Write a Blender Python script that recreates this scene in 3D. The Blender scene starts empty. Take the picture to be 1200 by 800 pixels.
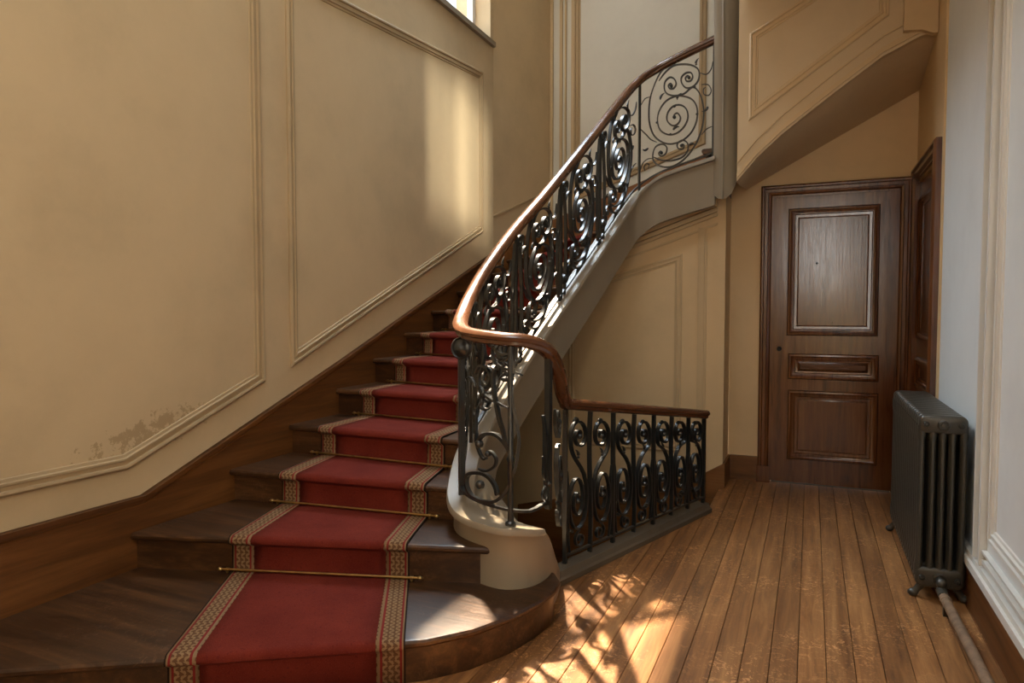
import bpy, math, random
from mathutils import Vector, Matrix
random.seed(7)
R = math.radians
scene = bpy.context.scene
C = scene.collection

# ------------------------------------------------------------------ camera
cam_d = bpy.data.cameras.new('camera'); cam = bpy.data.objects.new('camera', cam_d); C.objects.link(cam)
cam_d.sensor_width = 36; cam_d.lens = 24.0; cam_d.clip_start = 0.05
cam.location = (0, 0, 1.35)
cam.rotation_euler = (R(90) - math.atan(35/800), 0, math.atan(350/800))
scene.camera = cam

# ------------------------------------------------------------------ world, sun, window light, exposure
w = bpy.data.worlds.new('world'); scene.world = w; w.use_nodes = True
wn = w.node_tree.nodes['Background']; wn.inputs[0].default_value = (0.80, 0.90, 1.0, 1); wn.inputs[1].default_value = 2.2

SUN_DIR = Vector((1.0, -1.14, -2.4)).normalized()
sd = bpy.data.lights.new('sun', 'SUN'); sun = bpy.data.objects.new('sun', sd); C.objects.link(sun)
sd.energy = 46; sd.angle = R(2.2); sd.color = (1.0, 0.80, 0.56)
sun.rotation_euler = SUN_DIR.to_track_quat('-Z', 'Y').to_euler(); sun.location = (-4, 7, 9)

def area(name, loc, aim, sx, sy, power, col, spread=180):
    d = bpy.data.lights.new(name, 'AREA'); o = bpy.data.objects.new(name, d); C.objects.link(o)
    d.shape = 'RECTANGLE'; d.size = sx; d.size_y = sy; d.energy = power; d.color = col; d.spread = R(spread)
    o.location = loc; o.rotation_euler = (Vector(aim) - Vector(loc)).to_track_quat('-Z', 'Y').to_euler()
    return o
# daylight lamps outside the panes; all but the stair window are unseen
area('stair_window_daylight', (-3.18, 4.95, 5.05), (-1.9, 4.0, 0.5), 2.0, 2.1, 100, (0.74, 0.87, 1.0), 86)
area('entrance_sheen_light', (0.15, -2.85, 2.45), (0.1, 2.0, 2.2), 0.7, 1.35, 36, (1.0, 0.95, 0.88))  # lamp of the unseen window, placed to reflect on the door panel
area('skylight_daylight', (-0.9, 0.55, 6.85), (-0.9, 0.55, 0.0), 2.3, 2.1, 98, (0.84, 0.93, 1.0))
area('high_window_daylight', (6.0, 0.7, 8.85), (-2.85, 5.4, 2.65), 0.9, 0.5, 260, (1.0, 0.95, 0.82), 40)

vs = scene.view_settings
vs.view_transform = 'Standard'; vs.look = 'None'; vs.gamma = 1; vs.use_curve_mapping = False
vs.exposure = -0.12

# ------------------------------------------------------------------ material helpers
MAT = {}
def newmat(name):
    m = bpy.data.materials.new(name); m.use_nodes = True; MAT[name] = m
    nt = m.node_tree
    return m, nt, nt.nodes['Principled BSDF']
def N(nt, t, **kw):
    n = nt.nodes.new(t)
    for k, v in kw.items(): setattr(n, k, v)
    return n
def noise(nt, vec, scale, detail=4, rough=0.55, dist=0.0):
    n = N(nt, 'ShaderNodeTexNoise'); n.inputs['Scale'].default_value = scale; n.inputs['Detail'].default_value = detail
    n.inputs['Roughness'].default_value = rough; n.inputs['Distortion'].default_value = dist
    nt.links.new(vec, n.inputs['Vector']); return n.outputs['Fac']
def ramp(nt, fac, stops):
    r = N(nt, 'ShaderNodeValToRGB'); el = r.color_ramp.elements
    while len(el) < len(stops): el.new(0.5)
    for e, (p, c) in zip(el, stops):
        e.position = p; e.color = (*c, 1) if len(c) == 3 else c
    nt.links.new(fac, r.inputs['Fac']); return r.outputs['Color']
def mixc(nt, fac, a, b, mode='MIX'):
    m = N(nt, 'ShaderNodeMix', data_type='RGBA', blend_type=mode)
    for sock, v in ((m.inputs[0], fac), (m.inputs[6], a), (m.inputs[7], b)):
        if isinstance(v, (int, float)): sock.default_value = v
        elif isinstance(v, tuple): sock.default_value = (*v, 1)
        else: nt.links.new(v, sock)
    return m.outputs[2]
def math_(nt, op, a, b=0.0, c=0.0):
    m = N(nt, 'ShaderNodeMath', operation=op)
    for i, v in enumerate((a, b, c)):
        if isinstance(v, (int, float)): m.inputs[i].default_value = v
        else: nt.links.new(v, m.inputs[i])
    return m.outputs[0]
def mapping(nt, kind='Object', scale=(1, 1, 1), rot=(0, 0, 0)):
    tc = N(nt, 'ShaderNodeTexCoord'); mp = N(nt, 'ShaderNodeMapping')
    mp.inputs['Scale'].default_value = scale; mp.inputs['Rotation'].default_value = rot
    nt.links.new(tc.outputs[kind], mp.inputs['Vector']); return mp.outputs['Vector']
def worldpos(nt, scale=(1, 1, 1)):
    g = N(nt, 'ShaderNodeNewGeometry'); mp = N(nt, 'ShaderNodeMapping'); mp.inputs['Scale'].default_value = scale
    nt.links.new(g.outputs['Position'], mp.inputs['Vector']); return mp.outputs['Vector']
def bump(nt, bs, h, strength=0.2, dist=0.01):
    b = N(nt, 'ShaderNodeBump'); b.inputs['Strength'].default_value = strength; b.inputs['Distance'].default_value = dist
    nt.links.new(h, b.inputs['Height']); nt.links.new(b.outputs['Normal'], bs.inputs['Normal'])

def paint(name, col, var=0.10, rough=0.6, stains=False, bmp=0.08):
    m, nt, bs = newmat(name)
    p = worldpos(nt)
    n1 = noise(nt, p, 1.6, 6, 0.6); n2 = noise(nt, p, 14, 5, 0.6)
    dark = tuple(c*(1-var*2.2) for c in col); lite = tuple(min(1, c*(1+var)) for c in col)
    c = ramp(nt, n1, [(0.25, dark), (0.5, col), (0.78, lite)])
    c = mixc(nt, math_(nt, 'MULTIPLY', n2, 0.18), c, tuple(x*0.72 for x in col))
    if stains:   # old flaking patch low on the near panel
        sep = N(nt, 'ShaderNodeSeparateXYZ'); nt.links.new(p, sep.inputs[0])
        dy = math_(nt, 'MULTIPLY', math_(nt, 'SUBTRACT', sep.outputs['Y'], 2.28), 1/0.62)
        zc = math_(nt, 'SUBTRACT', sep.outputs['Z'], math_(nt, 'ADD', 0.78, math_(nt, 'MULTIPLY', math_(nt, 'SUBTRACT', sep.outputs['Y'], 2.28), 0.18)))
        dz = math_(nt, 'MULTIPLY', zc, 1/0.16)
        d = math_(nt, 'ADD', math_(nt, 'MULTIPLY', dy, dy), math_(nt, 'MULTIPLY', dz, dz))
        env = math_(nt, 'SUBTRACT', 1.0, d); env = math_(nt, 'MAXIMUM', env, 0.0)
        env = math_(nt, 'MULTIPLY', env, 0.34)
        nn = noise(nt, p, 22, 10, 0.75)
        s = math_(nt, 'GREATER_THAN', math_(nt, 'ADD', nn, env), 0.80)
        c = mixc(nt, math_(nt, 'MULTIPLY', s, 0.55), c, (0.30, 0.20, 0.10))
    nt.links.new(c, bs.inputs['Base Color']); bs.inputs['Roughness'].default_value = rough
    bs.inputs['Specular IOR Level'].default_value = 0.3
    bump(nt, bs, noise(nt, p, 40, 6, 0.6), bmp, 0.004)
    return m
def wood(name, dark, mid, lite, axis, rough=0.4, scale=1.0, coords='pos', wear=0.0, spec=0.5, bmp=0.15):
    """grain runs along axis (0,1,2)"""
    m, nt, bs = newmat(name)
    s = [16*scale, 16*scale, 16*scale]; s[axis] = 1.1*scale
    p = worldpos(nt, tuple(s)) if coords == 'pos' else mapping(nt, 'Object', tuple(s))
    oi = N(nt, 'ShaderNodeObjectInfo')
    va = N(nt, 'ShaderNodeVectorMath', operation='MULTIPLY_ADD'); va.inputs[1].default_value = (13.7, 9.1, 21.3)
    cmb = N(nt, 'ShaderNodeCombineXYZ')
    for i in range(3): nt.links.new(oi.outputs['Random'], cmb.inputs[i])
    nt.links.new(cmb.outputs[0], va.inputs[0]); nt.links.new(p, va.inputs[2]); v = va.outputs[0]
    g = noise(nt, v, 1.0, 7, 0.62, 0.6)
    f = noise(nt, v, 4.5, 4, 0.6)
    col = ramp(nt, math_(nt, 'ADD', math_(nt, 'MULTIPLY', g, 0.75), math_(nt, 'MULTIPLY', f, 0.25)), [(0.32, dark), (0.5, mid), (0.70, lite)])
    hv = N(nt, 'ShaderNodeHueSaturation')
    nt.links.new(math_(nt, 'ADD', math_(nt, 'MULTIPLY', oi.outputs['Random'], 0.35), 0.82), hv.inputs['Value'])
    nt.links.new(col, hv.inputs['Color']); col = hv.outputs['Color']
    rr = math_(nt, 'ADD', math_(nt, 'MULTIPLY', f, 0.22), rough - 0.1)
    if wear:
        wpos = worldpos(nt)
        n1 = noise(nt, wpos, 2.6, 5, 0.6); n2 = noise(nt, wpos, 34, 8, 0.72, 1.5)
        k = math_(nt, 'MULTIPLY', math_(nt, 'GREATER_THAN', n2, 0.56), ramp(nt, n1, [(0.42, (0, 0, 0)), (0.68, (1, 1, 1))]))
        col = mixc(nt, math_(nt, 'MULTIPLY', k, wear), col, tuple(min(1, x*2.1 + 0.05) for x in lite))
        rr = math_(nt, 'ADD', rr, math_(nt, 'MULTIPLY', n2, 0.12))
    nt.links.new(col, bs.inputs['Base Color'])
    nt.links.new(rr, bs.inputs['Roughness']); bs.inputs['Specular IOR Level'].default_value = spec
    bump(nt, bs, g, bmp, 0.004)
    return m
def plain(name, col, rough=0.5, metal=0.0, spec=0.5, var=0.0, bmp=0.0, scale=30):
    m, nt, bs = newmat(name)
    bs.inputs['Roughness'].default_value = rough; bs.inputs['Metallic'].default_value = metal
    bs.inputs['Specular IOR Level'].default_value = spec
    p = worldpos(nt); n = noise(nt, p, scale, 5, 0.6)
    c = ramp(nt, n, [(0.3, tuple(x*(1-var) for x in col)), (0.7, tuple(min(1, x*(1+var)) for x in col))])
    nt.links.new(c, bs.inputs['Base Color'])
    if bmp: bump(nt, bs, n, bmp, 0.003)
    return m

CREAM = (0.62, 0.48, 0.295)
paint('wall_cream', CREAM, 0.08, 0.55, stains=True)
paint('trim_cream', (0.47, 0.35, 0.205), 0.08, 0.5)
paint('trim_warm', (0.66, 0.495, 0.29), 0.06, 0.5)
paint('wall_fascia_shade', (0.66, 0.52, 0.335), 0.06, 0.55)  # darker copy of the warm wall, offsets strong window light by colour
paint('wall_warm_bounce', (0.76, 0.565, 0.325), 0.06, 0.55)  # cream with warm bounce light mixed into the paint colour
paint('wall_pale_daylit', (0.80, 0.82, 0.80), 0.05, 0.5)  # right wall: cream shifted pale, cool sky light put into the colour
paint('trim_pale', (0.74, 0.72, 0.66), 0.05, 0.45)
paint('string_grey', (0.285, 0.235, 0.17), 0.07, 0.38, bmp=0.04)
paint('wall_far_daylit', (0.74, 0.73, 0.66), 0.05, 0.5)  # cream like the other walls; bluish daylight is in this colour
paint('ceiling_paint', (0.68, 0.60, 0.47), 0.05, 0.7)
paint('curb_paint', (0.13, 0.10, 0.068), 0.2, 0.6)
wood('floor_wood', (0.11, 0.043, 0.014), (0.27, 0.115, 0.036), (0.45, 0.22, 0.078), 1, 0.40, 1.2, wear=0.55)
wood('stair_wood', (0.020, 0.0078, 0.0026), (0.050, 0.0195, 0.0062), (0.13, 0.056, 0.019), 0, 0.30, 1.1, wear=0.22)
wood('skirting_wood', (0.06, 0.020, 0.0045), (0.14, 0.050, 0.0105), (0.24, 0.095, 0.023), 1, 0.45, 0.8)
wood('skirting_wood_x', (0.10, 0.036, 0.009), (0.22, 0.086, 0.022), (0.28, 0.13, 0.045), 0, 0.45, 0.8)
wood('door_wood', (0.048, 0.014, 0.0042), (0.135, 0.044, 0.0125), (0.21, 0.078, 0.024), 2, 0.19, 1.3, spec=0.8)
wood('door_wood_x', (0.048, 0.014, 0.0042), (0.135, 0.044, 0.0125), (0.21, 0.078, 0.024), 0, 0.25, 1.3, spec=0.4)
wood('rail_wood', (0.085, 0.033, 0.015), (0.12, 0.048, 0.022), (0.16, 0.068, 0.032), 1, 0.22, 0.35, spec=0.7, bmp=0.05)
plain('iron', (0.016, 0.018, 0.018), 0.30, 0.0, 0.75, 0.3)
plain('radiator_iron', (0.058, 0.053, 0.041), 0.36, 0.25, 0.6, 0.15, 0.15, 60)
plain('pipe_paint', (0.24, 0.155, 0.095), 0.5, 0.0, 0.4, 0.3, 0.2, 25)
plain('brass', (0.42, 0.28, 0.11), 0.30, 1.0, 0.5, 0.2)
plain('window_paint', (0.70, 0.70, 0.68), 0.45)
plain('cellar_stone', (0.10, 0.085, 0.07), 0.9, 0.0, 0.2, 0.3, 0.3, 12)
plain('black_hole', (0.004, 0.004, 0.004), 0.8)

m, nt, bs = newmat('glass')
out = nt.nodes['Material Output']; tr = N(nt, 'ShaderNodeBsdfTransparent'); gl = N(nt, 'ShaderNodeBsdfGlossy'); gl.inputs['Roughness'].default_value = 0.02
mx = N(nt, 'ShaderNodeMixShader'); mx.inputs[0].default_value = 0.07; nt.links.new(tr.outputs[0], mx.inputs[1]); nt.links.new(gl.outputs[0], mx.inputs[2])
nt.links.new(mx.outputs[0], out.inputs['Surface'])

# carpet: UV u = metres across, v = metres along
def carpet_field():
    m, nt, bs = newmat('carpet_red')
    p = mapping(nt, 'UV')
    n1 = noise(nt, p, 4, 5, 0.6); n2 = noise(nt, p, 190, 3, 0.7); n3 = noise(nt, p, 75, 2, 0.5)
    c = ramp(nt, n1, [(0.3, (0.120, 0.0145, 0.0090)), (0.7, (0.178, 0.026, 0.0150))])
    c = mixc(nt, math_(nt, 'MULTIPLY', math_(nt, 'GREATER_THAN', n2, 0.62), 0.35), c, (0.27, 0.07, 0.055))
    c = mixc(nt, math_(nt, 'MULTIPLY', math_(nt, 'LESS_THAN', n3, 0.36), 0.5), c, (0.085, 0.008, 0.009))
    nt.links.new(c, bs.inputs['Base Color']); bs.inputs['Roughness'].default_value = 0.95; bs.inputs['Specular IOR Level'].default_value = 0.15
    bump(nt, bs, n2, 0.5, 0.004)
carpet_field()
def carpet_border():
    m, nt, bs = newmat('carpet_border')
    tc = N(nt, 'ShaderNodeTexCoord'); sep = N(nt, 'ShaderNodeSeparateXYZ'); nt.links.new(tc.outputs['UV'], sep.inputs[0])
    U_ = sep.outputs['X']; V_ = sep.outputs['Y']                       # u 0..0.105, v metres
    # foliate motif: rounded lobes from interfering waves
    a = math_(nt, 'SINE', math_(nt, 'MULTIPLY', V_, 2*math.pi/0.034))
    b = math_(nt, 'SINE', math_(nt, 'ADD', math_(nt, 'MULTIPLY', U_, 2*math.pi/0.023), math_(nt, 'MULTIPLY', a, 1.5)))
    c2 = math_(nt, 'COSINE', math_(nt, 'ADD', math_(nt, 'MULTIPLY', V_, 2*math.pi/0.017), math_(nt, 'MULTIPLY', b, 1.2)))
    motif = math_(nt, 'GREATER_THAN', math_(nt, 'ADD', b, math_(nt, 'MULTIPLY', c2, 0.8)), 0.05)
    nz = noise(nt, tc.outputs['UV'], 160, 3, 0.6)
    gold = mixc(nt, nz, (0.20, 0.115, 0.055), (0.30, 0.195, 0.105))
    body = mixc(nt, motif, (0.12, 0.058, 0.028), gold)
    def band(lo, hi): return math_(nt, 'MULTIPLY', math_(nt, 'GREATER_THAN', U_, lo), math_(nt, 'LESS_THAN', U_, hi))
    body = mixc(nt, band(0.083, 0.092), body, (0.20, 0.022, 0.020))
    body = mixc(nt, band(0.092, 0.101), body, gold)
    body = mixc(nt, band(0.012, 0.020), body, (0.20, 0.022, 0.020))
    body = mixc(nt, band(-1, 0.006), body, (0.030, 0.018, 0.013))
    body = mixc(nt, band(0.006, 0.012), body, gold)
    nt.links.new(body, bs.inputs['Base Color']); bs.inputs['Roughness'].default_value = 0.95; bs.inputs['Specular IOR Level'].default_value = 0.15
    bump(nt, bs, nz, 0.4, 0.004)
carpet_border()

# ------------------------------------------------------------------ object helpers
def link(name, verts, faces, mat, parent=None, smooth=None, uvs=None):
    me = bpy.data.meshes.new(name); me.from_pydata([tuple(v) for v in verts], [], faces)
    me.materials.append(MAT[mat]); me.update()
    if uvs is not None:
        l = me.uv_layers.new(name='UVMap')
        for lp in me.loops: l.data[lp.index].uv = uvs[lp.vertex_index]
    if smooth:
        me.polygons.foreach_set('use_smooth', [True]*len(me.polygons)); me.set_sharp_from_angle(angle=R(smooth))
    o = bpy.data.objects.new(name, me); C.objects.link(o)
    if parent is not None: o.parent = parent
    return o
def tag(o, label=None, cat=None, group=None, kind=None):
    if label: o['label'] = label
    if cat: o['category'] = cat
    if group: o['group'] = group
    if kind: o['kind'] = kind
    return o
def empty(name, loc=(0, 0, 0)):
    o = bpy.data.objects.new(name, None); C.objects.link(o); o.location = loc; o.empty_display_size = 0.1; return o
class MB:
    """collects geometry for one mesh"""
    def __init__(s): s.v = []; s.f = []
    def add(s, v, f):
        n = len(s.v); s.v += [tuple(x) for x in v]; s.f += [tuple(i+n for i in q) for q in f]; return s
    def box(s, a, b):
        (x0, y0, z0), (x1, y1, z1) = a, b
        return s.add([(x0,y0,z0),(x1,y0,z0),(x1,y1,z0),(x0,y1,z0),(x0,y0,z1),(x1,y0,z1),(x1,y1,z1),(x0,y1,z1)],
                     [(3,2,1,0),(4,5,6,7),(0,1,5,4),(1,2,6,5),(2,3,7,6),(3,0,4,7)])
    def prism(s, poly, fn, d0, d1):
        """poly 2D (a,b) -> fn(a,b,d); extruded d0..d1"""
        n = len(poly)
        v = [fn(a, b, d0) for a, b in poly] + [fn(a, b, d1) for a, b in poly]
        f = [tuple(range(n))[::-1], tuple(range(n, 2*n))] + [(i, (i+1) % n, n+(i+1) % n, n+i) for i in range(n)]
        return s.add(v, f)
    def rings(s, rs, closed_ring=True, cap=True, closed_path=False):
        n = len(rs[0]); v = [p for r in rs for p in r]; f = []
        L = len(rs)
        for i in range(L if closed_path else L-1):
            j = (i+1) % L
            for k in range(n if closed_ring else n-1):
                k2 = (k+1) % n
                f.append((i*n+k, i*n+k2, j*n+k2, j*n+k))
        if cap and not closed_path:
            f.append(tuple(range(n))[::-1]); f.append(tuple(range((L-1)*n, L*n)))
        return s.add(v, f)
    def tube(s, pts, r, n=8, rad=None):
        pts = [Vector(p) for p in pts]; rs = []
        up = Vector((0, 0, 1))
        for i, p in enumerate(pts):
            t = (pts[min(i+1, len(pts)-1)] - pts[max(i-1, 0)]).normalized()
            a = t.cross(up)
            if a.length < 1e-3: a = t.cross(Vector((1, 0, 0)))
            a.normalize(); b = a.cross(t).normalized()
            rr = rad[i] if rad else r
            rs.append([p + a*math.cos(2*math.pi*k/n)*rr + b*math.sin(2*math.pi*k/n)*rr for k in range(n)])
        return s.rings(rs)
    def lathe(s, prof, origin, axis='z', n=16):
        """prof: (r, h) along axis"""
        o = Vector(origin); rs = []
        for r, h in prof:
            ring = []
            for k in range(n):
                a = 2*math.pi*k/n; c, d = r*math.cos(a), r*math.sin(a)
                ring.append(o + (Vector((c, d, h)) if axis == 'z' else Vector((c, h, d)) if axis == 'y' else Vector((h, c, d))))
            rs.append(ring)
        return s.rings(rs)
    def ball(s, c, r, n=10, m=6, sc=(1, 1, 1)):
        rs = []
        for i in range(m+1):
            a = -math.pi/2 + math.pi*i/m; rr = max(1e-4, math.cos(a)*r)
            rs.append([Vector((c[0]+rr*math.cos(2*math.pi*k/n)*sc[0], c[1]+rr*math.sin(2*math.pi*k/n)*sc[1], c[2]+r*math.sin(a)*sc[2])) for k in range(n)])
        return s.rings(rs)
    def build(s, name, mat, parent=None, smooth=None): return link(name, s.v, s.f, mat, parent, smooth)

def fnX(x, sgn=1):  return lambda a, b, d: (x + sgn*d, a, b)      # wall plane X = x, a = Y, b = Z
def fnY(y, sgn=-1): return lambda a, b, d: (a, y + sgn*d, b)      # wall plane Y = y, a = X, b = Z
def fnZ(z): return lambda a, b, d: (a, b, z + d)
def offset_poly(poly, d, closed=True):
    n = len(poly); out = []
    area2 = sum(poly[i][0]*poly[(i+1) % n][1] - poly[(i+1) % n][0]*poly[i][1] for i in range(n)) if closed else 1
    sg = 1 if area2 > 0 else -1
    for i in range(n):
        p = Vector(poly[i])
        e1 = (p - Vector(poly[i-1])).normalized() if (closed or i > 0) else None
        e2 = (Vector(poly[(i+1) % n]) - p).normalized() if (closed or i < n-1) else None
        n1 = Vector((-e1.y, e1.x))*sg if e1 is not None else None; n2 = Vector((-e2.y, e2.x))*sg if e2 is not None else None
        if n1 is None: out.append(p + n2*d)
        elif n2 is None: out.append(p + n1*d)
        else:
            b = (n1 + n2); b = b / max(0.2, b.length_squared) * 2
            out.append(p + b*d)
    return out
PANEL_PROF = [(0, 0), (0, 0.014), (0.010, 0.022), (0.020, 0.020), (0.023, 0.010), (0.040, 0.010), (0.043, 0.018), (0.052, 0.018), (0.056, 0.008), (0.068, 0.006), (0.071, 0.0)]
def moulding(poly, fn, prof=PANEL_PROF, closed=True, scale=1.0):
    """sweeps prof (inward offset, height) around a 2D polygon"""
    mb = MB(); cols = [(offset_poly(poly, d*scale, closed), h*scale) for d, h in prof]
    rs = [[fn(c[i].x, c[i].y, h) for c, h in cols] for i in range(len(poly))]
    mb.rings(rs, closed_ring=True, cap=not closed, closed_path=closed)
    return mb
def catmull(pts, per=12):
    out = []; n = len(pts)
    for i in range(n-1):
        p0, p1, p2, p3 = pts[max(i-1, 0)], pts[i], pts[i+1], pts[min(i+2, n-1)]
        for j in range(per):
            t = j/per
            out.append(tuple(0.5*((2*b) + (-a+c)*t + (2*a-5*b+4*c-d)*t*t + (-a+3*b-3*c+d)*t*t*t) for a, b, c, d in zip(p0, p1, p2, p3)))
    out.append(tuple(pts[-1])); return out
def struct(mb, name, mat, label, cat, smooth=None):
    o = mb.build(name, mat, None, smooth); return tag(o, label, cat, kind='structure')

# ------------------------------------------------------------------ dimensions
XL, XR = -2.85, 0.70          # stair wall, radiator wall
RX = XR - 0.012               # wall with the side door
YD, YP, YF = 5.76, 5.40, 7.0  # door wall, panelled wall beside the cellar stair, far stair wall
YB, ZC = -2.5, 6.6            # entrance wall behind, ceiling
H = 0.1697                    # riser

# ------------------------------------------------------------------ walls, ceiling
mb = MB()
WY0, WY1, WZ0, WZ1 = 3.95, 6.0, 3.93, 6.15
mb.box((XL-0.3, YB, -0.1), (XL, WY0, ZC)); mb.box((XL-0.3, WY0, -0.1), (XL, WY1, WZ0)); mb.box((XL-0.3, WY0, WZ1), (XL, WY1, ZC)); mb.box((XL-0.3, WY1, -0.1), (XL, 6.06, ZC))
wl = struct(mb, 'wall_left', 'wall_cream', 'tall cream plaster stair wall with panel mouldings and a flaking patch', 'wall')
P1 = [(0.15, 0.642), (2.12, 0.632), (2.985, 0.955), (2.985, 3.55), (0.15, 3.55)]
P2 = [(3.20, 1.02), (5.815, 2.10), (5.815, 3.58), (3.20, 3.34)]
for P in (P1, P2): moulding(P, fnX(XL)).build('panel_moulding', 'trim_cream', wl, 40)
# slightly set back corner wall and far wall
mb = MB(); mb.prism([(XL-0.02, 6.06), (-2.60, YF), (-2.60, YF+0.3), (XL-0.4, YF+0.3), (XL-0.4, 6.06)], fnZ(0), 0, ZC)
wc = struct(mb, 'wall_corner', 'wall_cream', 'shaded cream wall strip between the window and the far stair corner', 'wall')
mb = MB(); mb.box((-2.62, YF, -0.1), (1.2, YF+0.3, ZC))
wf = struct(mb, 'wall_far', 'wall_far_daylit', 'plaster wall behind the upper turn of the stairs, bluish daylight put in its colour', 'wall')
def ybar(x0, x1, z0, z1, y, d): return MB().box((x0, y-d, z0), (x1, y, z1))
for x0, x1, d in ((-2.605, -2.575, 0.03), (-2.50, -2.47, 0.022), (-2.44, -2.425, 0.03), (-2.37, -2.34, 0.02)):
    ybar(x0, x1, 1.5, ZC, YF, d).build('pilaster_moulding', 'wall_cream', wf)
moulding([(-2.345, 2.52), (-0.98, 3.00), (-0.98, 6.2), (-2.345, 6.2)], fnY(YF)).build('panel_moulding', 'trim_cream', wf, 40)
# panelled wall beside the cellar stair (facing the hall) with its return
mb = MB(); mb.prism([(XL, -2.4), (-0.60, -2.4), (-0.60, 2.25), (-0.735, 2.17), (-1.30, 1.93), (-1.5, 1.83), (-2.0, 1.60), (XL, 1.36)], fnY(YP, 1), 0, 0.355)
wp = struct(mb, 'wall_panelled', 'wall_warm_bounce', 'beige panelled wall under the stairs seen behind the iron guard rail', 'wall')
moulding([(-1.845, 0.25), (-0.92, 0.25), (-0.92, 1.80), (-1.845, 1.535)], fnY(YP), scale=0.8).build('panel_moulding', 'trim_warm', wp, 40)
ybar(-0.80, -0.735, 0.1, 1.99, YP, 0.016).build('stile_moulding', 'trim_warm', wp)
ybar(-0.785, -0.75, 0.1, 1.98, YP, 0.028).build('stile_moulding', 'trim_warm', wp)
mb = MB()
for o_, t_, d_ in ((0, 0.030, 0.05), (0.04, 0.03, 0.035), (0.08, 0.02, 0.022), (0.15, 0.016, 0.012)):
    mb.prism([(-2.2, 1.645-o_), (-0.66, 2.175-o_), (-0.66, 2.175-o_-t_), (-2.2, 1.645-o_-t_)], fnY(YP), 0, d_)
mb.build('cornice_moulding', 'trim_warm', wp)
# door wall
DX0, DX1, DZ = -0.275, 0.575, 2.215
mb = MB(); mb.box((-0.60, YD, -0.1), (DX0, YD+0.25, 3.6)); mb.box((DX1, YD, -0.1), (RX, YD+0.25, 3.6)); mb.box((DX0, YD, DZ), (DX1, YD+0.25, 3.6))
wd = struct(mb, 'wall_door', 'wall_warm_bounce', 'plain beige wall around the brown door under the sloping soffit', 'wall')
# right wall: near part stands proud of the part with the side door; a high window above
RW = (3.17, 3.72, 4.80, 5.72)
mb = MB()
mb.box((XR, YB, -0.1), (XR+0.3, RW[0], ZC)); mb.box((XR, RW[0], -0.1), (XR+0.3, RW[1], RW[2])); mb.box((XR, RW[0], RW[3]), (XR+0.3, RW[1], ZC)); mb.box((XR, RW[1], -0.1), (XR+0.3, 4.69, ZC))
wr = struct(mb, 'wall_right', 'wall_pale_daylit', 'wall with panel mouldings behind the radiator, painted pale for cool sky light', 'wall')

mb = MB(); mb.box((RX, 4.69, 2.27), (XR+0.3, YF, ZC)); mb.box((RX, 4.69, -0.1), (XR+0.3, 4.80, 2.27)); mb.box((RX, 5.66, -0.1), (XR+0.3, YF, 2.27))
wr2 = struct(mb, 'wall_side_door', 'wall_warm_bounce', 'narrow shaded beige wall above the dark side doorway', 'wall')
# right wall mouldings
def xbar(y0, y1, z0, z1, d, x=XR): return MB().box((x-d, y0, z0), (x, y1, z1))
for y0, y1, d in ((3.60, 3.565, 0.018), (3.545, 3.535, 0.028), (3.50, 3.45, 0.016), (3.43, 3.415, 0.028)):
    xbar(min(y0, y1), max(y0, y1), 0.27, ZC, d).build('stile_moulding', 'trim_pale', wr)
moulding([(0.4, 0.40), (3.33, 0.40), (3.33, 4.2), (0.4, 4.2)], fnX(XR, -1), scale=0.9).build('panel_moulding', 'trim_pale', wr, 40)
for z0, z1, d in ((0.20, 0.235, 0.035), (0.235, 0.26, 0.022), (0.285, 0.30, 0.018), (0.33, 0.34, 0.02)):
    xbar(YB, 4.69 if z0 < 0.25 else 3.44, z0, z1, d).build('dado_moulding', 'trim_pale', wr)
# entrance wall behind the camera with a glazed opening, ceiling
mb = MB(); mb.box((XL-0.3, YB-0.3, -0.1), (-0.2, YB, ZC)); mb.box((0.5, YB-0.3, -0.1), (XR+0.3, YB, ZC)); mb.box((-0.2, YB-0.3, 3.13), (0.5, YB, ZC)); mb.box((-0.2, YB-0.3, -0.1), (0.5, YB, 1.77))
struct(mb, 'wall_entrance', 'wall_cream', 'cream wall of the entrance side behind the viewer', 'wall')
mb = MB(); mb.box((XL-0.3, YB-0.3, ZC), (XR+0.6, -0.5, ZC+0.2)); mb.box((XL-0.3, 1.6, ZC), (XR+0.6, YF+0.3, ZC+0.2)); mb.box((XL-0.3, -0.5, ZC), (-2.05, 1.6, ZC+0.2)); mb.box((0.25, -0.5, ZC), (XR+0.6, 1.6, ZC+0.2))
struct(mb, 'ceiling', 'ceiling_paint', 'plaster ceiling high above the stairwell', 'ceiling')

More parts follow.
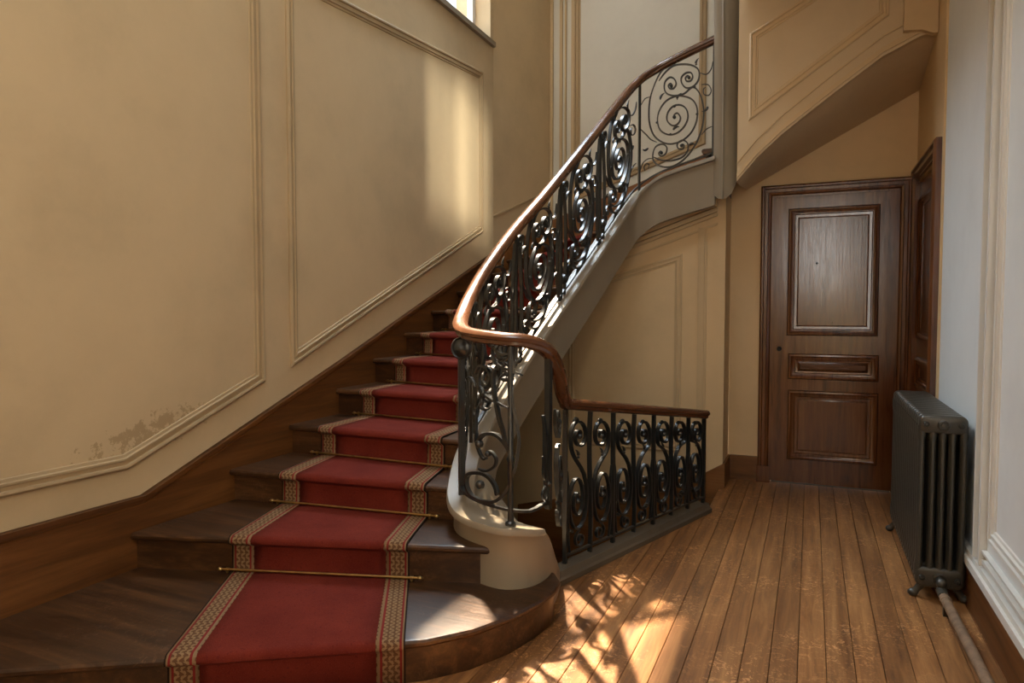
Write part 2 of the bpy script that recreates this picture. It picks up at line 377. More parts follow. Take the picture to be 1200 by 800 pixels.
# ------------------------------------------------------------------ windows
def window(name, rect, fn, label, mull=1, bars=2, depth=0.06):
    a0, a1, b0, b1 = rect
    e = empty(name, fn(a0, b0, 0)); inv = Vector(e.location)
    F = lambda a, b, d: tuple(Vector(fn(a, b, d)) - inv)
    def bar(aa, ab, ba, bb, nm, dd=(0, depth)):
        MB().prism([(aa, ba), (ab, ba), (ab, bb), (aa, bb)], F, *dd).build(nm, 'window_paint', e)
    t = 0.055
    bar(a0, a1, b0, b0+t, 'frame_rail'); bar(a0, a1, b1-t, b1, 'frame_rail'); bar(a0, a0+t, b0+t, b1-t, 'frame_stile'); bar(a1-t, a1, b0+t, b1-t, 'frame_stile')
    wv = (a1-a0-2*t)/(mull+1); hv = (b1-b0-2*t)/(bars+1)
    for i in range(mull): c = a0+t+wv*(i+1); bar(c-0.035, c+0.035, b0+t, b1-t, 'mullion')
    for j in range(bars):
        c = b0+t+hv*(j+1); bar(a0+t, a1-t, c-0.014, c+0.014, 'glazing_bar', (0.015, depth-0.015))
    for i in range(mull+1):
        for j in range(bars+1):
            A, B = a0+t+wv*i, b0+t+hv*j
            MB().prism([(A, B), (A+wv, B), (A+wv, B+hv), (A, B+hv)], F, depth/2-0.002, depth/2+0.002).build('pane', 'glass', e)
    return tag(e, label, 'window', kind='structure'), F
w1, F1 = window('window_1', (WY0, WY1, WZ0, WZ1), fnX(XL-0.22), 'bright casement window high in the left stair wall')
mb = MB(); mb.box((XL-0.22, WY0-0.04, WZ0-0.045), (XL+0.035, WY1+0.05, WZ0))
o = mb.build('window_sill', 'string_grey', w1); o.location = -Vector(w1.location)
window('window_2', RW, fnX(XR+0.16), 'small high window in the right wall above the radiator', 0, 0)
window('window_3', (-0.2, 0.5, 1.77, 3.13), fnY(YB-0.1), 'small unseen window behind the viewer, added for the sheen on the door', 0, 1)  # unseen window, sized and placed to give the door its sheen

window('window_4', (-2.05, 0.25, -0.5, 1.6), lambda a, b, d: (a, b, ZC+0.06+d), 'glazed skylight in the ceiling of the stair hall', 2, 1)

# ------------------------------------------------------------------ floor: planks on a sub floor, with the cellar stair opening
GX0, GY0, GX1, GY1 = -1.14, 3.28, -0.64, 4.72        # guard line
mb = MB(); mb.box((XL, YB, -0.12), (XR+0.25, 3.0, -0.03)); mb.box((-0.62, 3.0, -0.12), (XR+0.25, YD+0.2, -0.03))
mb.prism([(-1.16, 3.0), (-0.62, 3.0), (-0.62, 4.72), (GX1, GY1), (GX0, GY0)], fnZ(0), -0.12, -0.03)
fl = struct(mb, 'floor', 'cellar_stone', 'worn brown plank floor of the stair hall', 'floor')
x = 0.077 - 0.1*30; boards = []
while x < XR + 0.1:
    x0, x1 = max(x, XL), min(x+0.1, XR+0.06)
    xm = (x0+x1)/2
    if x1 - x0 > 0.02:
        if xm > -0.62: ye = YD
        elif xm > GX0: ye = GY0 + (x0-GX0)/(GX1-GX0)*(GY1-GY0); ye2 = GY0 + (x1-GX0)/(GX1-GX0)*(GY1-GY0)
        else: ye = 3.0
        ye2 = ye2 if GX0 < xm <= -0.62 else ye
        ye = max(ye, 2.9)
        cuts = [YB, YB + random.uniform(0.8, 3.6)]
        cuts.append(ye)
        for a, b in zip(cuts[:-1], cuts[1:]):
            g = 0.0012; dz = random.uniform(-0.0012, 0.0004); c = 0.0015
            X0, X1, Y0, Y1 = x0+g, x1-g, a+g, b-g; Y2 = Y1 + (max(ye2, 2.9)-ye if b == ye else 0)
            v = [(X0,Y0,-0.03),(X1,Y0,-0.03),(X1,Y2,-0.03),(X0,Y1,-0.03),(X0,Y0,dz-c),(X1,Y0,dz-c),(X1,Y2,dz-c),(X0,Y1,dz-c),(X0+c,Y0+c,dz),(X1-c,Y0+c,dz),(X1-c,Y2-c,dz),(X0+c,Y1-c,dz)]
            f = [(3,2,1,0),(0,1,5,4),(1,2,6,5),(2,3,7,6),(3,0,4,7),(4,5,9,8),(5,6,10,9),(6,7,11,10),(7,4,8,11),(8,9,10,11)]
            link('plank', v, f, 'floor_wood', fl)
    x += 0.1
# cellar shaft
mb = MB(); mb.box((XL, 2.9, -2.5), (-0.4, YP, -2.4)); mb.box((XL, 2.85, -2.4), (-0.6, 3.0, -0.12)); mb.box((-0.62, 3.0, -2.4), (-0.5, 4.7, -0.12)); mb.box((XL-0.2, 2.9, -2.4), (XL, YP, -0.1)); mb.box((-0.5, 4.6, -2.4), (-0.4, 5.5, -0.12))
struct(mb, 'wall_cellar', 'cellar_stone', 'dark walls of the cellar stair shaft behind the guard rail', 'wall')
cs = empty('cellar_stairs', (-0.62, 5.05, 0)); tag(cs, 'dark steps descending to the cellar behind the iron guard rail', 'stairs')
for k in range(9):
    MB().box((-0.24*(k+1), -0.33, -0.18*(k+1)-0.04), (-0.24*k, 0.34, -0.18*(k+1))).build('step', 'skirting_wood_x', cs)

# ------------------------------------------------------------------ staircase
# nosing lines: left (wall) end A, right (string) end B
A = {1: (XL, 1.08), 2: (XL, 2.11), 3: (XL, 2.70), 4: (XL, 3.158), 5: (XL, 3.60), 6: (XL, 4.014), 7: (XL, 4.424), 8: (XL, 4.831), 9: (XL, 5.27), 10: (XL, 5.73), 11: (XL, 6.30), 12: (-2.72, 6.95), 13: (-2.05, YF), 14: (-1.35, YF), 15: (-0.75, YF), 16: (-0.3, YF)}
B = {1: (-1.32, 2.03), 2: (-1.14, 2.635), 3: (-1.52, 2.853), 4: (-1.57, 3.14), 5: (-1.58, 3.50), 6: (-1.545, 3.77), 7: (-1.51, 4.0), 8: (-1.47, 4.22), 9: (-1.43, 4.45), 10: (-1.39, 4.68), 11: (-1.345, 4.90), 12: (-1.28, 5.09), 13: (-1.16, 5.20), 14: (-0.95, 5.22), 15: (-0.76, 5.22), 16: (-0.62, 5.22)}
NS = 15
st = empty('staircase', (-2.0, 2.0, 0)); tag(st, 'curving wooden staircase with grey painted string rising along the left wall', 'staircase')
so = -Vector(st.location)
def put(mb_, name, mat, smooth=None):
    o_ = mb_.build(name, mat, st, smooth); o_.location = so; return o_
def front_poly(k):
    if k == 1: return [Vector(p) for p in ((XL, 1.08), (-2.3, 1.421), (-1.7, 1.794), (-1.40, 1.98), (-1.25, 2.085), (-1.13, 2.225), (-1.04, 2.40), (-0.995, 2.56), (-0.975, 2.69), (-0.985, 2.79), (-1.04, 2.87))]
    if k == 2: return [Vector(p) for p in ((XL, 2.11), (-2.2, 2.3096), (-1.536, 2.5135), (-1.25, 2.6012), (-1.16, 2.629), (-1.125, 2.65), (-1.115, 2.69))]
    a, b = Vector(A[k]), Vector(B[k]); return [a.lerp(b, i/4) for i in range(5)]
def back_poly(k, n):
    a, b = Vector(A[k+1]), Vector(B[k+1])
    if k == 1: a, b = Vector((XL, 2.16)), Vector((-1.12, 2.86))
    if k == 2: a, b = Vector((XL, 2.75)), Vector((-1.40, 2.92))
    pts = [a.lerp(b, i/(n-1)) for i in range(n)]
    return pts
for k in range(1, NS+1):
    fp = front_poly(k); bp = back_poly(k, len(fp)); z = H*k; rs = []
    rr_ = []
    for i, (f, b) in enumerate(zip(fp, bp)):
        tn = (fp[min(i+1, len(fp)-1)] - fp[max(i-1, 0)]).normalized(); nrm = Vector((-tn.y, tn.x))
        d = (b - f); d = d.normalized() if d.length > 1e-4 else nrm
        bb = b + d*0.07 if k > 2 else b
        r = 0.017; prof = [(bb, z)]
        for q in range(6):
            a_ = math.pi/2 + q*math.pi/5
            prof.append((f + nrm*(r + r*math.cos(a_)), z - r + r*math.sin(a_)))
        prof.append((f + nrm*0.05, z - 2*r)); prof.append((f + nrm*0.052, z - 0.028)); prof.append((bb, z - 0.028))
        rs.append([(p.x, p.y, zz) for p, zz in prof])
        rr_.append(f + nrm*0.032)
    put(MB().rings(rs), 'tread', 'stair_wood', 35)
    rz0, rz1 = H*(k-1), z - 0.03
    rr2 = []
    for i, p in enumerate(rr_):
        tn = (rr_[min(i+1, len(rr_)-1)] - rr_[max(i-1, 0)]).normalized(); nrm = Vector((-tn.y, tn.x)); rr2.append(p + nrm*0.02)
    put(MB().rings([[(p.x, p.y, rz0), (p.x, p.y, rz1), (q.x, q.y, rz1), (q.x, q.y, rz0)] for p, q in zip(rr_, rr2)]), 'riser', 'stair_wood', 35)
    # small cove moulding under the nosing
# soffit under the flight (plaster)
rs = []
for k in range(5, NS+1):
    a, b = Vector(A[k]), Vector(B[k]); z = H*k - 0.200
    rs.append([(a.x, a.y, z), (b.x, b.y, z), (b.x, b.y, z-0.012), (a.x, a.y, z-0.012)])
put(MB().rings(rs), 'soffit', 'wall_warm_bounce')

# plan path of string, railing and handrail: x, y, string top, handrail top, iron foot
PATH = [(-0.655, 5.20, 2.465, 3.35, 2.51), (-0.95, 5.20, 2.39, 3.25, 2.43), (-1.10, 5.185, 2.335, 3.185, 2.375), (-1.21, 5.12, 2.245, 3.10, 2.285), (-1.275, 5.0, 2.125, 2.975, 2.165),
        (-1.395, 4.48, 1.69, 2.53, 1.73), (-1.50, 3.96, 1.29, 2.105, 1.33), (-1.56, 3.60, 1.02, 1.84, 1.06), (-1.59, 3.30, 0.80, 1.61, 0.84), (-1.585, 3.10, 0.665, 1.455, 0.72),
        (-1.55, 2.95, 0.565, 1.365, 0.605), (-1.485, 2.80, 0.485, 1.305, 0.545), (-1.38, 2.695, 0.447, 1.277, 0.515), (-1.20, 2.632, 0.437, 1.262, 0.502), (-1.09, 2.675, 0.425, 1.25, 0.49),
        (-1.045, 2.78, 0.38, 1.205, 0.50), (-1.06, 2.95, 0.20, 1.10, 0.36), (-1.10, 3.12, 0.08, 0.985, 0.20), (-1.135, 3.27, 0.06, 0.91, 0.10)]
dense = catmull(PATH, 10)
g0 = Vector(dense[-1]); g1 = Vector((GX1, GY1, 0.06, 0.685, 0.10))
for i in range(1, 31): dense.append(tuple(g0.lerp(g1, i/30)))
S = [0.0]
for p, q in zip(dense[:-1], dense[1:]): S.append(S[-1] + math.hypot(q[0]-p[0], q[1]-p[1]))
def at(s):
    s = max(0.0, min(S[-1], s)); lo, hi = 0, len(S)-1
    while hi - lo > 1:
        mid = (lo+hi)//2
        if S[mid] <= s: lo = mid
        else: hi = mid
    t = (s - S[lo]) / max(1e-6, S[hi]-S[lo]); p, q = dense[lo], dense[hi]
    return [a + (b-a)*t for a, b in zip(p, q)]
def tan(s):
    a, b = at(s-0.025), at(s+0.025); v = Vector((b[0]-a[0], b[1]-a[1], 0)); return v.normalized()
def s_near(x, y):
    return min(range(len(S)), key=lambda i: (dense[i][0]-x)**2 + (dense[i][1]-y)**2)
iS = lambda x, y: S[s_near(x, y)]
S_BLOCK = iS(-1.585, 3.10); S_END = iS(-1.10, 3.12); S_G0 = iS(-1.135, 3.27)

def bat(s):
    p = at(s); u = max(0.0, min(1.0, (s - iS(-1.30, 2.66))/0.35)); p[0] -= 0.042*u*u*(3-2*u); return p
# string: vertical curved plate; becomes the rounded newel block at the foot
rs = []; rc = []; s = 0.0
while s <= S_END + 1e-6:
    p = bat(s); t = tan(s); n = Vector((t.y, -t.x, 0))
    top = p[2]
    if s < S_BLOCK - 0.25: bot = top - 0.342
    else:
        u = min(1, (s - (S_BLOCK - 0.25)) / 0.30); bot = (top - 0.342)*(1-u) + 0.0*u
    h_ = 0.034 if s < S_BLOCK else 0.034
    P_ = Vector((p[0], p[1], 0))
    a, b = P_ + n*h_, P_ - n*h_
    rs.append([(a.x, a.y, bot), (a.x, a.y, top), (b.x, b.y, top), (b.x, b.y, bot)])
    c, d = P_ + n*0.068, P_ - n*0.068
    rc.append([(c.x, c.y, top-0.022), (c.x, c.y, top-0.006), ((P_+n*0.062).x, (P_+n*0.062).y, top+0.006), ((P_-n*0.062).x, (P_-n*0.062).y, top+0.006), (d.x, d.y, top-0.006), (d.x, d.y, top-0.022)])
    s += 0.025
put(MB().rings(rs), 'string', 'string_grey', 35)
put(MB().rings(rc[:int(iS(-1.05, 2.775)/0.025)]), 'string_cap', 'string_grey', 35)
# filling of the rounded newel block (inside of the bend)
loop = []
s = S_BLOCK + 0.02
while s <= S_END:
    loop.append(bat(s)); s += 0.03
n = len(loop); mb = MB(); cx = sum(p[0] for p in loop)/n; cy = sum(p[1] for p in loop)/n + 0.06
top = [(p[0], p[1], p[2]-0.02) for p in loop]; bot_ = [(p[0], p[1], 0.0) for p in loop]
v = top + bot_ + [(cx, cy, 0.34), (cx, cy, 0.0)]
f = []
for i in range(n):
    j = (i+1) % n
    f += [(i, j, n+j, n+i), (j, i, 2*n), (n+i, n+j, 2*n+1)]
mb.add(v, f); put(mb, 'newel_block', 'string_grey', 50)
# steep turn of the string into the flight above (rounded plate)
pl = [(-0.665, 5.235), (-0.665, 5.165), (-0.65, 5.155), (-0.63, 5.15), (-0.60, 5.15), (-0.57, 5.162), (-0.54, 5.182), (-0.515, 5.212), (-0.50, 5.255), (-0.495, 5.755), (-0.665, 5.755)]
zb = [2.20, 2.195, 2.185, 2.165, 2.16, 2.17, 2.20, 2.27, 2.37, 2.50, 2.20]
rs = []
for j in range(9):
    u = j/8
    rs.append([(x_ - 0.03*u*u, y_, z_ + (4.4 - z_)*u) for (x_, y_), z_ in zip(pl, zb)])
put(MB().rings(rs), 'string_turn', 'string_grey', 30)
ed = [(-0.597 - 0.03*(j/8)**2, 5.145, 2.16 + (4.4-2.16)*j/8) for j in range(9)]
put(MB().tube(ed, 0.010, 6), 'edge_bead', 'string_grey', 60)
# bevelled moulding where the winders meet the panelled wall
rs = []
for (x_, z1_, z2_) in ((-1.34, 1.93, 1.945), (-1.2, 2.02, 1.99), (-1.05, 2.075, 2.045), (-0.9, 2.12, 2.095), (-0.735, 2.165, 2.15)):
    rs.append([(x_, 5.19, z1_), (x_, YP, z2_), (x_, YP, z2_+0.05), (x_, 5.19, z1_+0.05)])
put(MB().rings(rs), 'soffit', 'wall_warm_bounce', 40)

# skirting along the stair wall
sk_top = [(YB, 0.505), (2.19, 0.497), (3.643, 1.022), (4.473, 1.337), (6.06, 1.935)]
poly = [(y, z) for y, z in sk_top] + [(6.06, 1.2), (2.4, 0.0), (YB, 0.0)]
mb = MB(); mb.prism(poly, fnX(XL), 0, 0.022)
bl = struct(mb, 'baseboard_left', 'skirting_wood', 'tall brown wooden skirting that rises with the stairs along the left wall', 'baseboard')
capm = MB()
for o_, t_, d_ in ((0.0, 0.016, 0.036), (0.016, 0.014, 0.030), (0.036, 0.008, 0.026)):
    capm.prism([(y, z-o_) for y, z in sk_top] + [(y, z-o_-t_) for y, z in sk_top[::-1]], fnX(XL), 0, d_)
capm.build('skirting_cap', 'skirting_wood', bl)
def on_corner(u, z, d): 
    a = Vector((XL-0.02, 6.06)); b = Vector((-2.60, YF)); t = (b-a).normalized(); nn = Vector((t.y, -t.x)); p = a + t*u + nn*d; return (p.x, p.y, z)
mb = MB(); mb.prism([(0, 1.90), (0.95, 2.33), (0.95, 1.6), (0, 1.3)], lambda a, b, d: on_corner(a, b, d), 0, 0.02)
mb.prism([(-2.60, 2.33), (-0.7, 3.0), (-0.7, 2.2), (-2.6, 1.7)], fnY(YF), 0, 0.02)
struct(mb, 'baseboard_far', 'skirting_wood_x', 'brown skirting curving round the far stair corner behind the railing', 'baseboard')
mb = MB()
for y0, y1, d in ((0, 0.02, 0.02),): mb.prism([(0, 2.28), (0.95, 2.66), (0.95, 2.64), (0, 2.26)], lambda a, b, d_: on_corner(a, b, d_), 0, 0.015)
mb.build('panel_moulding', 'trim_cream', wc)

# ------------------------------------------------------------------ stair runner
rn = empty('stair_runner', (-2.0, 2.4, 0.17)); tag(rn, 'red stair carpet runner with gold patterned borders laid over the steps', 'carpet')
ro = -Vector(rn.location)
CO = {1: (1.005, 0.81), 2: (0.50, 0.82), 3: (0.33, 0.83), 4: (0.24, 0.83), 5: (0.22, 0.82), 6: (0.21, 0.82), 7: (0.21, 0.82)}
def cpt(k, u):
    """carpet edge fraction u on nosing line k -> point, inward normal"""
    off, wd_ = CO.get(k, (0.22, 0.82))
    a = Vector(A[k]); b = Vector(B[k]); t = (b-a).normalized()
    if k == 1: t = (Vector((-1.32, 2.03)) - a).normalized()
    if k >= 9:
        L_ = (b-a).length; m_ = L_*0.5; off = m_ - wd_/2
    p = a + t*(off + u*wd_); return p, Vector((-t.y, t.x)), wd_
def runner_col(u):
    pts = []; eps = 0.009
    p, nn, w_ = cpt(1, u)
    q = p + nn*(0.032 - eps); pts.append((q.x, q.y, 0.004))
    for k in range(1, 14):
        p, nn, w_ = cpt(k, u); z = H*k; r = 0.017
        q = p + nn*(0.032 - eps*0.6); pts.append((q.x, q.y, z - 0.045))
        for i in range(5):
            a_ = math.pi + 0.25 - i*(math.pi/2 + 0.25)/4
            q = p + nn*(r + (r+eps)*math.cos(a_)); pts.append((q.x, q.y, z - r + (r+eps)*math.sin(a_)))
        p2, n2, w2 = cpt(k+1, u); q2 = p2 + n2*(0.032 - eps)
        q0 = Vector(pts[-1][:2])
        for i in range(1, 5):
            q = q0.lerp(q2, i/4); pts.append((q.x, q.y, z + eps - (0.0 if i < 4 else 0.0)))
    return pts
BW = 0.105
def strip(name, ulist, mat, flip=False):
    cols = [runner_col(u) for u in ulist]; nr = len(cols[0]); verts = []; uv = []
    for ci, cpts in enumerate(cols):
        L_ = 0; last = None
        mid = runner_col(0.5)
        for i, p in enumerate(cpts):
            if i: L_ += (Vector(mid[i]) - Vector(mid[i-1])).length
            verts.append(p)
            uu = ulist[ci]*0.82
            if flip: uu = 0.82 - uu
            uv.append((uu, L_))
    f = []
    for c in range(len(cols)-1):
        for i in range(nr-1): f.append((c*nr+i, (c+1)*nr+i, (c+1)*nr+i+1, c*nr+i+1))
    o_ = link(name, verts, f, mat, rn, 50, uv); o_.location = ro
    md = o_.modifiers.new('pile', 'SOLIDIFY'); md.thickness = 0.006; md.offset = -1
    return o_
b_ = BW/0.82
strip('field', [b_ + (1-2*b_)*i/8 for i in range(9)], 'carpet_red')
strip('border', [b_*i/3 for i in range(4)], 'carpet_border')
strip('border', [1 - b_ + b_*i/3 for i in range(4)], 'carpet_border', True)

# stair rods, one on each tread's back edge
ordn = {1: 'second', 2: 'third', 3: 'fourth', 4: 'fifth', 5: 'sixth', 6: 'seventh', 7: 'eighth', 8: 'ninth', 9: 'tenth', 10: 'eleventh', 11: 'twelfth', 12: 'thirteenth'}
for k in range(1, 13):
    p0, nn, w_ = cpt(k+1, -0.055); p1, n1, _ = cpt(k+1, 1.055)
    z = H*k + 0.020; d = nn*0.010
    a = Vector((p0.x+d.x, p0.y+d.y, z)); b = Vector((p1.x+d.x, p1.y+d.y, z)); t = (b-a).normalized()
    e = empty('stair_rod', a)
    MB().tube([(0, 0, 0), b-a], 0.0065, 8).build('bar', 'brass', e, 60)
    for q, sg in ((0.0, 1), ((b-a).length, -1)):
        c = t*q
        MB().tube([c - t*sg*0.022, c - t*sg*0.012, c - t*sg*0.004, c + t*sg*0.004], 0.01, 8, [0.003, 0.0095, 0.0105, 0.006]).build('finial', 'brass', e, 60)
        c = t*(q + sg*0.03)
        nv = Vector((nn.x, nn.y, 0))
        mbk = MB().tube([c - t*0.006, c + t*0.006], 0.0105, 8)
        mbk.tube([c + Vector((0, 0, -0.004)), c + Vector((0, 0, -0.0155))], 0.006, 6); mbk.build('bracket', 'brass', e, 60)
    tag(e, 'brass stair rod across the carpet at the foot of the %s riser from the floor' % ordn[k], 'stair rod', 'brass stair rods')

# ------------------------------------------------------------------ wrought iron balustrade
bal = empty('balustrade', (-1.3, 3.5, 0)); tag(bal, 'black wrought iron scroll balustrade with polished wooden handrail', 'balustrade')
bo = -Vector(bal.location)
def bput(mb_, name, mat, smooth=None):
    o_ = mb_.build(name, mat, bal, smooth); o_.location = bo; return o_
# handrail profile (side, up), top at 0
HP = [(-0.033, -0.030), (-0.036, -0.018), (-0.028, -0.004), (-0.012, 0.002), (0.012, 0.002), (0.028, -0.004), (0.036, -0.018), (0.033, -0.030), (0.024, -0.036), (0.024, -0.048), (0.014, -0.056), (-0.014, -0.056), (-0.024, -0.048), (-0.024, -0.036)]
def rail(s0, s1, step=0.02):
    rs = []; n_ = max(2, int((s1-s0)/step))
    for i in range(n_+1):
        s_ = s0 + (s1-s0)*i/n_; p = at(s_); a, b = at(s_-0.03), at(s_+0.03)
        t = Vector((b[0]-a[0], b[1]-a[1], b[3]-a[3])).normalized(); th = Vector((t.x, t.y, 0)).normalized()
        side = Vector((th.y, -th.x, 0)); up = side.cross(t).normalized()
        o_ = Vector((p[0], p[1], p[3]))
        rs.append([o_ + side*x_ + up*y_ for x_, y_ in HP])
    return MB().rings(rs)
bput(rail(0, S[-1]), 'handrail', 'rail_wood', 40)
def fpos(s_, v_):
    p = at(s_); zt = p[3] - 0.058; zb_ = p[4]; return Vector((p[0], p[1], zb_ + (zt - zb_)*v_))
def hgt(s_): p = at(s_); return p[3]-0.058-p[4]
def ribbon(pl2, wn_=0.017, tb=0.008, taper=True):
    """pl2: list of (s, v) -> flat bar bent in the railing surface"""
    P_ = [fpos(s_, v_) for s_, v_ in pl2]; rs = []; n_ = len(P_)
    for i, p in enumerate(P_):
        t = (P_[min(i+1, n_-1)] - P_[max(i-1, 0)]).normalized()
        th = tan(pl2[i][0]); nv = Vector((th.y, -th.x, 0)); b = t.cross(nv)
        if b.length < 1e-4: b = Vector((0, 0, 1))
        b.normalize()
        k_ = min(1.0, 0.55 + min(i, n_-1-i)/6) if taper else 1
        a, c = nv*wn_/2*k_, b*tb/2*k_
        rs.append([p+a+c, p-a+c, p-a-c, p+a-c])
    return MB().rings(rs)
def spiral(sc, vc, r_out, turns, a0, cw=1, sx=1.0, sy=1.0, r_in=0.010, n_per=16, pw=1.0):
    """spiral in the railing surface, centre (s, v), metric radii; ends outside at angle a0"""
    h_ = hgt(sc); n_ = int(turns*n_per); out_ = []
    for i in range(n_+1):
        u = i/n_; r = r_in + (r_out - r_in)*u**pw; a_ = a0 - cw*(1-u)*turns*2*math.pi
        out_.append((sc + r*math.cos(a_)*sx, vc + r*math.sin(a_)*sy/h_))
    return out_
def bez(p0, p1, p2, p3, n_=12):
    return [tuple((1-t)**3*a + 3*(1-t)**2*t*b + 3*(1-t)*t*t*c + t**3*d for a, b, c, d in zip(p0, p1, p2, p3)) for t in [i/n_ for i in range(1, n_+1)]]
def boss(s_, v_, r=0.015, off=0.010):
    p = fpos(s_, v_); th = tan(s_); nv = Vector((th.y, -th.x, 0)); mb_ = MB()
    mb_.tube([p - nv*(off+r*0.5), p - nv*off, p + nv*off, p + nv*(off+r*0.5)], r, 8, [r*0.45, r, r, r*0.45]); return mb_
def collar(s_, v_, r=0.012):
    p = fpos(s_, v_); return MB().ball(p, r, 8, 5, (1, 1, 0.8))
def leaf(s_, v_, ang, ln=0.055):
    h_ = hgt(s_); pts = []
    for i in range(6):
        u = i/5; pts.append((s_ + math.cos(ang + u*1.1)*ln*u, v_ + math.sin(ang + u*1.1)*ln*u/h_))
    P_ = [fpos(a, b) for a, b in pts]
    return MB().tube(P_, 0.006, 6, [0.007, 0.009, 0.010, 0.008, 0.005, 0.002])
def vbar(s_, v0=-0.05, v1=1.0, w_=0.016):
    a, b = fpos(s_, v0), fpos(s_, v1); th = tan(s_); nv = Vector((th.y, -th.x, 0))*w_/2; tt = th*w_/2
    return MB().rings([[p+nv+tt, p-nv+tt, p-nv-tt, p+nv-tt] for p in (a, b)])
def bottom_rail(s0, s1, v_=0.0):
    n_ = max(3, int((s1-s0)/0.03)); return ribbon([(s0 + (s1-s0)*i/n_, v_) for i in range(n_+1)], 0.020, 0.011, False)

# main motif, drawn on a 395 x 500 field between two posts: (x, y) in motif units
MOT = {
 'spiral': [(228,165),(180,200),(145,260),(120,330),(113,400),(118,460),(140,520),(180,560),(230,577),(290,565),(340,525),(368,465),(370,400),(345,355),(300,335),(255,333),(205,355),(170,400),(160,450),(175,500),(215,527),(260,525),(300,495),(322,450),(315,405),(285,380),(245,383),(215,415),(212,455),(240,483),(270,475),(283,445),(265,420),(245,432)],
 'top_scroll': [(330,238),(318,230),(307,242),(314,258),(335,256),(345,235),(335,215),(310,215),(287,235),(287,265),(310,292),(345,288),(372,260),(380,225),(370,195),(335,175),(285,170),(240,178),(200,208),(165,250)],
 'side_scroll': [(240,277),(228,267),(217,277),(224,292),(245,292),(258,270),(248,245),(225,235),(200,255),(195,290),(210,318),(250,330),(300,322),(345,290),(380,320),(400,380),(405,440),(395,510),(370,575),(335,630),(285,675),(230,695),(175,685),(140,650),(138,610),(155,580),(190,575),(212,595),(205,625),(182,635),(168,620),(180,606)],
 'low_scroll': [(140,632),(180,655),(235,663),(290,652),(322,620),(322,580),(295,562),(268,578),(273,604),(297,606),(303,588),(290,582)],
 'tendril_a': [(390,278),(425,280),(442,310),(430,335),(405,330),(402,302),(414,294)],
 'tendril_b': [(378,215),(415,226),(440,200),(448,160)],
 'tendril_c': [(62,365),(90,330),(122,325)],
 'tendril_d': [(62,470),(100,510),(125,540),(158,560)],
 'tendril_e': [(62,690),(78,650),(110,634),(138,640)],
 'tendril_f': [(395,540),(420,512),(448,500)],
 'tendril_g': [(95,690),(88,668),(100,655),(116,664),(112,682)]}
EYES = [(250,440,0.013),(326,240,0.012),(232,280,0.012),(182,618,0.013),(290,590,0.012)]
KNOTS = [(265,333),(370,430),(158,460),(230,527),(250,385),(355,290)]
def mot_uv(x_, y_):
    q = (x_-60)/395; yt = 250 - 180*q; yb = 750 - 110*q
    return q, (yb - y_)/(yb - yt)
def panel(sl, sr, wn_=0.020, tb=0.0095, flip=False):
    """full motif between the posts at sl (left) and sr (right)"""
    def sv(x_, y_):
        q, v_ = mot_uv(x_, y_)
        if flip: q = 1-q
        return (sl + (sr-sl)*q, v_)
    for nm, pts in MOT.items():
        thin = nm.startswith('tendril')
        c = catmull([sv(*p_) for p_ in pts], 4 if not thin else 3)
        bput(ribbon(c, wn_*(0.6 if thin else 1), tb*(0.7 if thin else 1)), 'tendril' if thin else 'scroll', 'iron', 40)
    for x_, y_, r_ in EYES: bput(boss(*sv(x_, y_), r_), 'rosette', 'iron', 50)
    for x_, y_ in KNOTS: bput(collar(*sv(x_, y_), 0.011), 'collar', 'iron', 50)
    for x_, y_, a_ in ((175,345,1.2),(245,505,2.0),(265,350,1.2),(110,580,-0.6),(365,175,0.8),(330,590,2.4),(425,395,-1.5)):
        q = sv(x_, y_); bput(leaf(q[0], q[1], a_, 0.045), 'leaf', 'iron', 60)
def s_unit(sc, w_, m_=1):
    """upright S: hooked loop above, tall oval spiral below"""
    up = spiral(sc - m_*0.01, 0.82, w_*0.36, 1.55, -math.pi*0.12 if m_ > 0 else math.pi*1.12, -m_, 1.0, 1.15, pw=0.85)
    lo = spiral(sc + m_*0.005, 0.36, w_*0.42, 2.1, math.pi*0.60 if m_ > 0 else math.pi*0.40, -m_, 1.0, 2.0, pw=0.85)[::-1]
    e, g = up[-1], lo[0]
    mid = bez(e, (e[0] - m_*0.005, e[1]-0.08), (g[0] + m_*0.05, g[1]+0.07), g, 8)
    bput(ribbon(up + mid + lo[1:], 0.022, 0.010), 'scroll', 'iron', 40)
    bput(boss(sc - m_*0.01, 0.82, 0.016), 'rosette', 'iron', 50); bput(boss(sc + m_*0.005, 0.36, 0.016), 'rosette', 'iron', 50)
    bput(ribbon(spiral(sc - m_*0.02, 0.075, w_*0.22, 1.4, math.pi/2, m_), 0.018, 0.009), 'scroll', 'iron', 40)
    bput(ribbon(bez((sc + m_*w_*0.46, 0.62), (sc + m_*w_*0.30, 0.50), (sc + m_*w_*0.50, 0.20), (sc + m_*w_*0.30, 0.0), 10), 0.018, 0.009), 'scroll', 'iron', 40)
    bput(leaf(sc, 0.66, 0.9, 0.05), 'leaf', 'iron', 60); bput(leaf(sc, 0.93, 2.2, 0.045), 'leaf', 'iron', 60); bput(leaf(sc + m_*w_*0.2, 0.14, 2.0, 0.05), 'leaf', 'iron', 60)

# landing panel by the steep turn
s_a = 0.02; s_b = iS(-1.20, 5.13)
for q in (s_a, s_b): bput(vbar(q, -0.05), 'post', 'iron')
panel(s_b, s_a, 0.016, 0.010)
bput(bottom_rail(0.0, s_b), 'bottom_rail', 'iron')
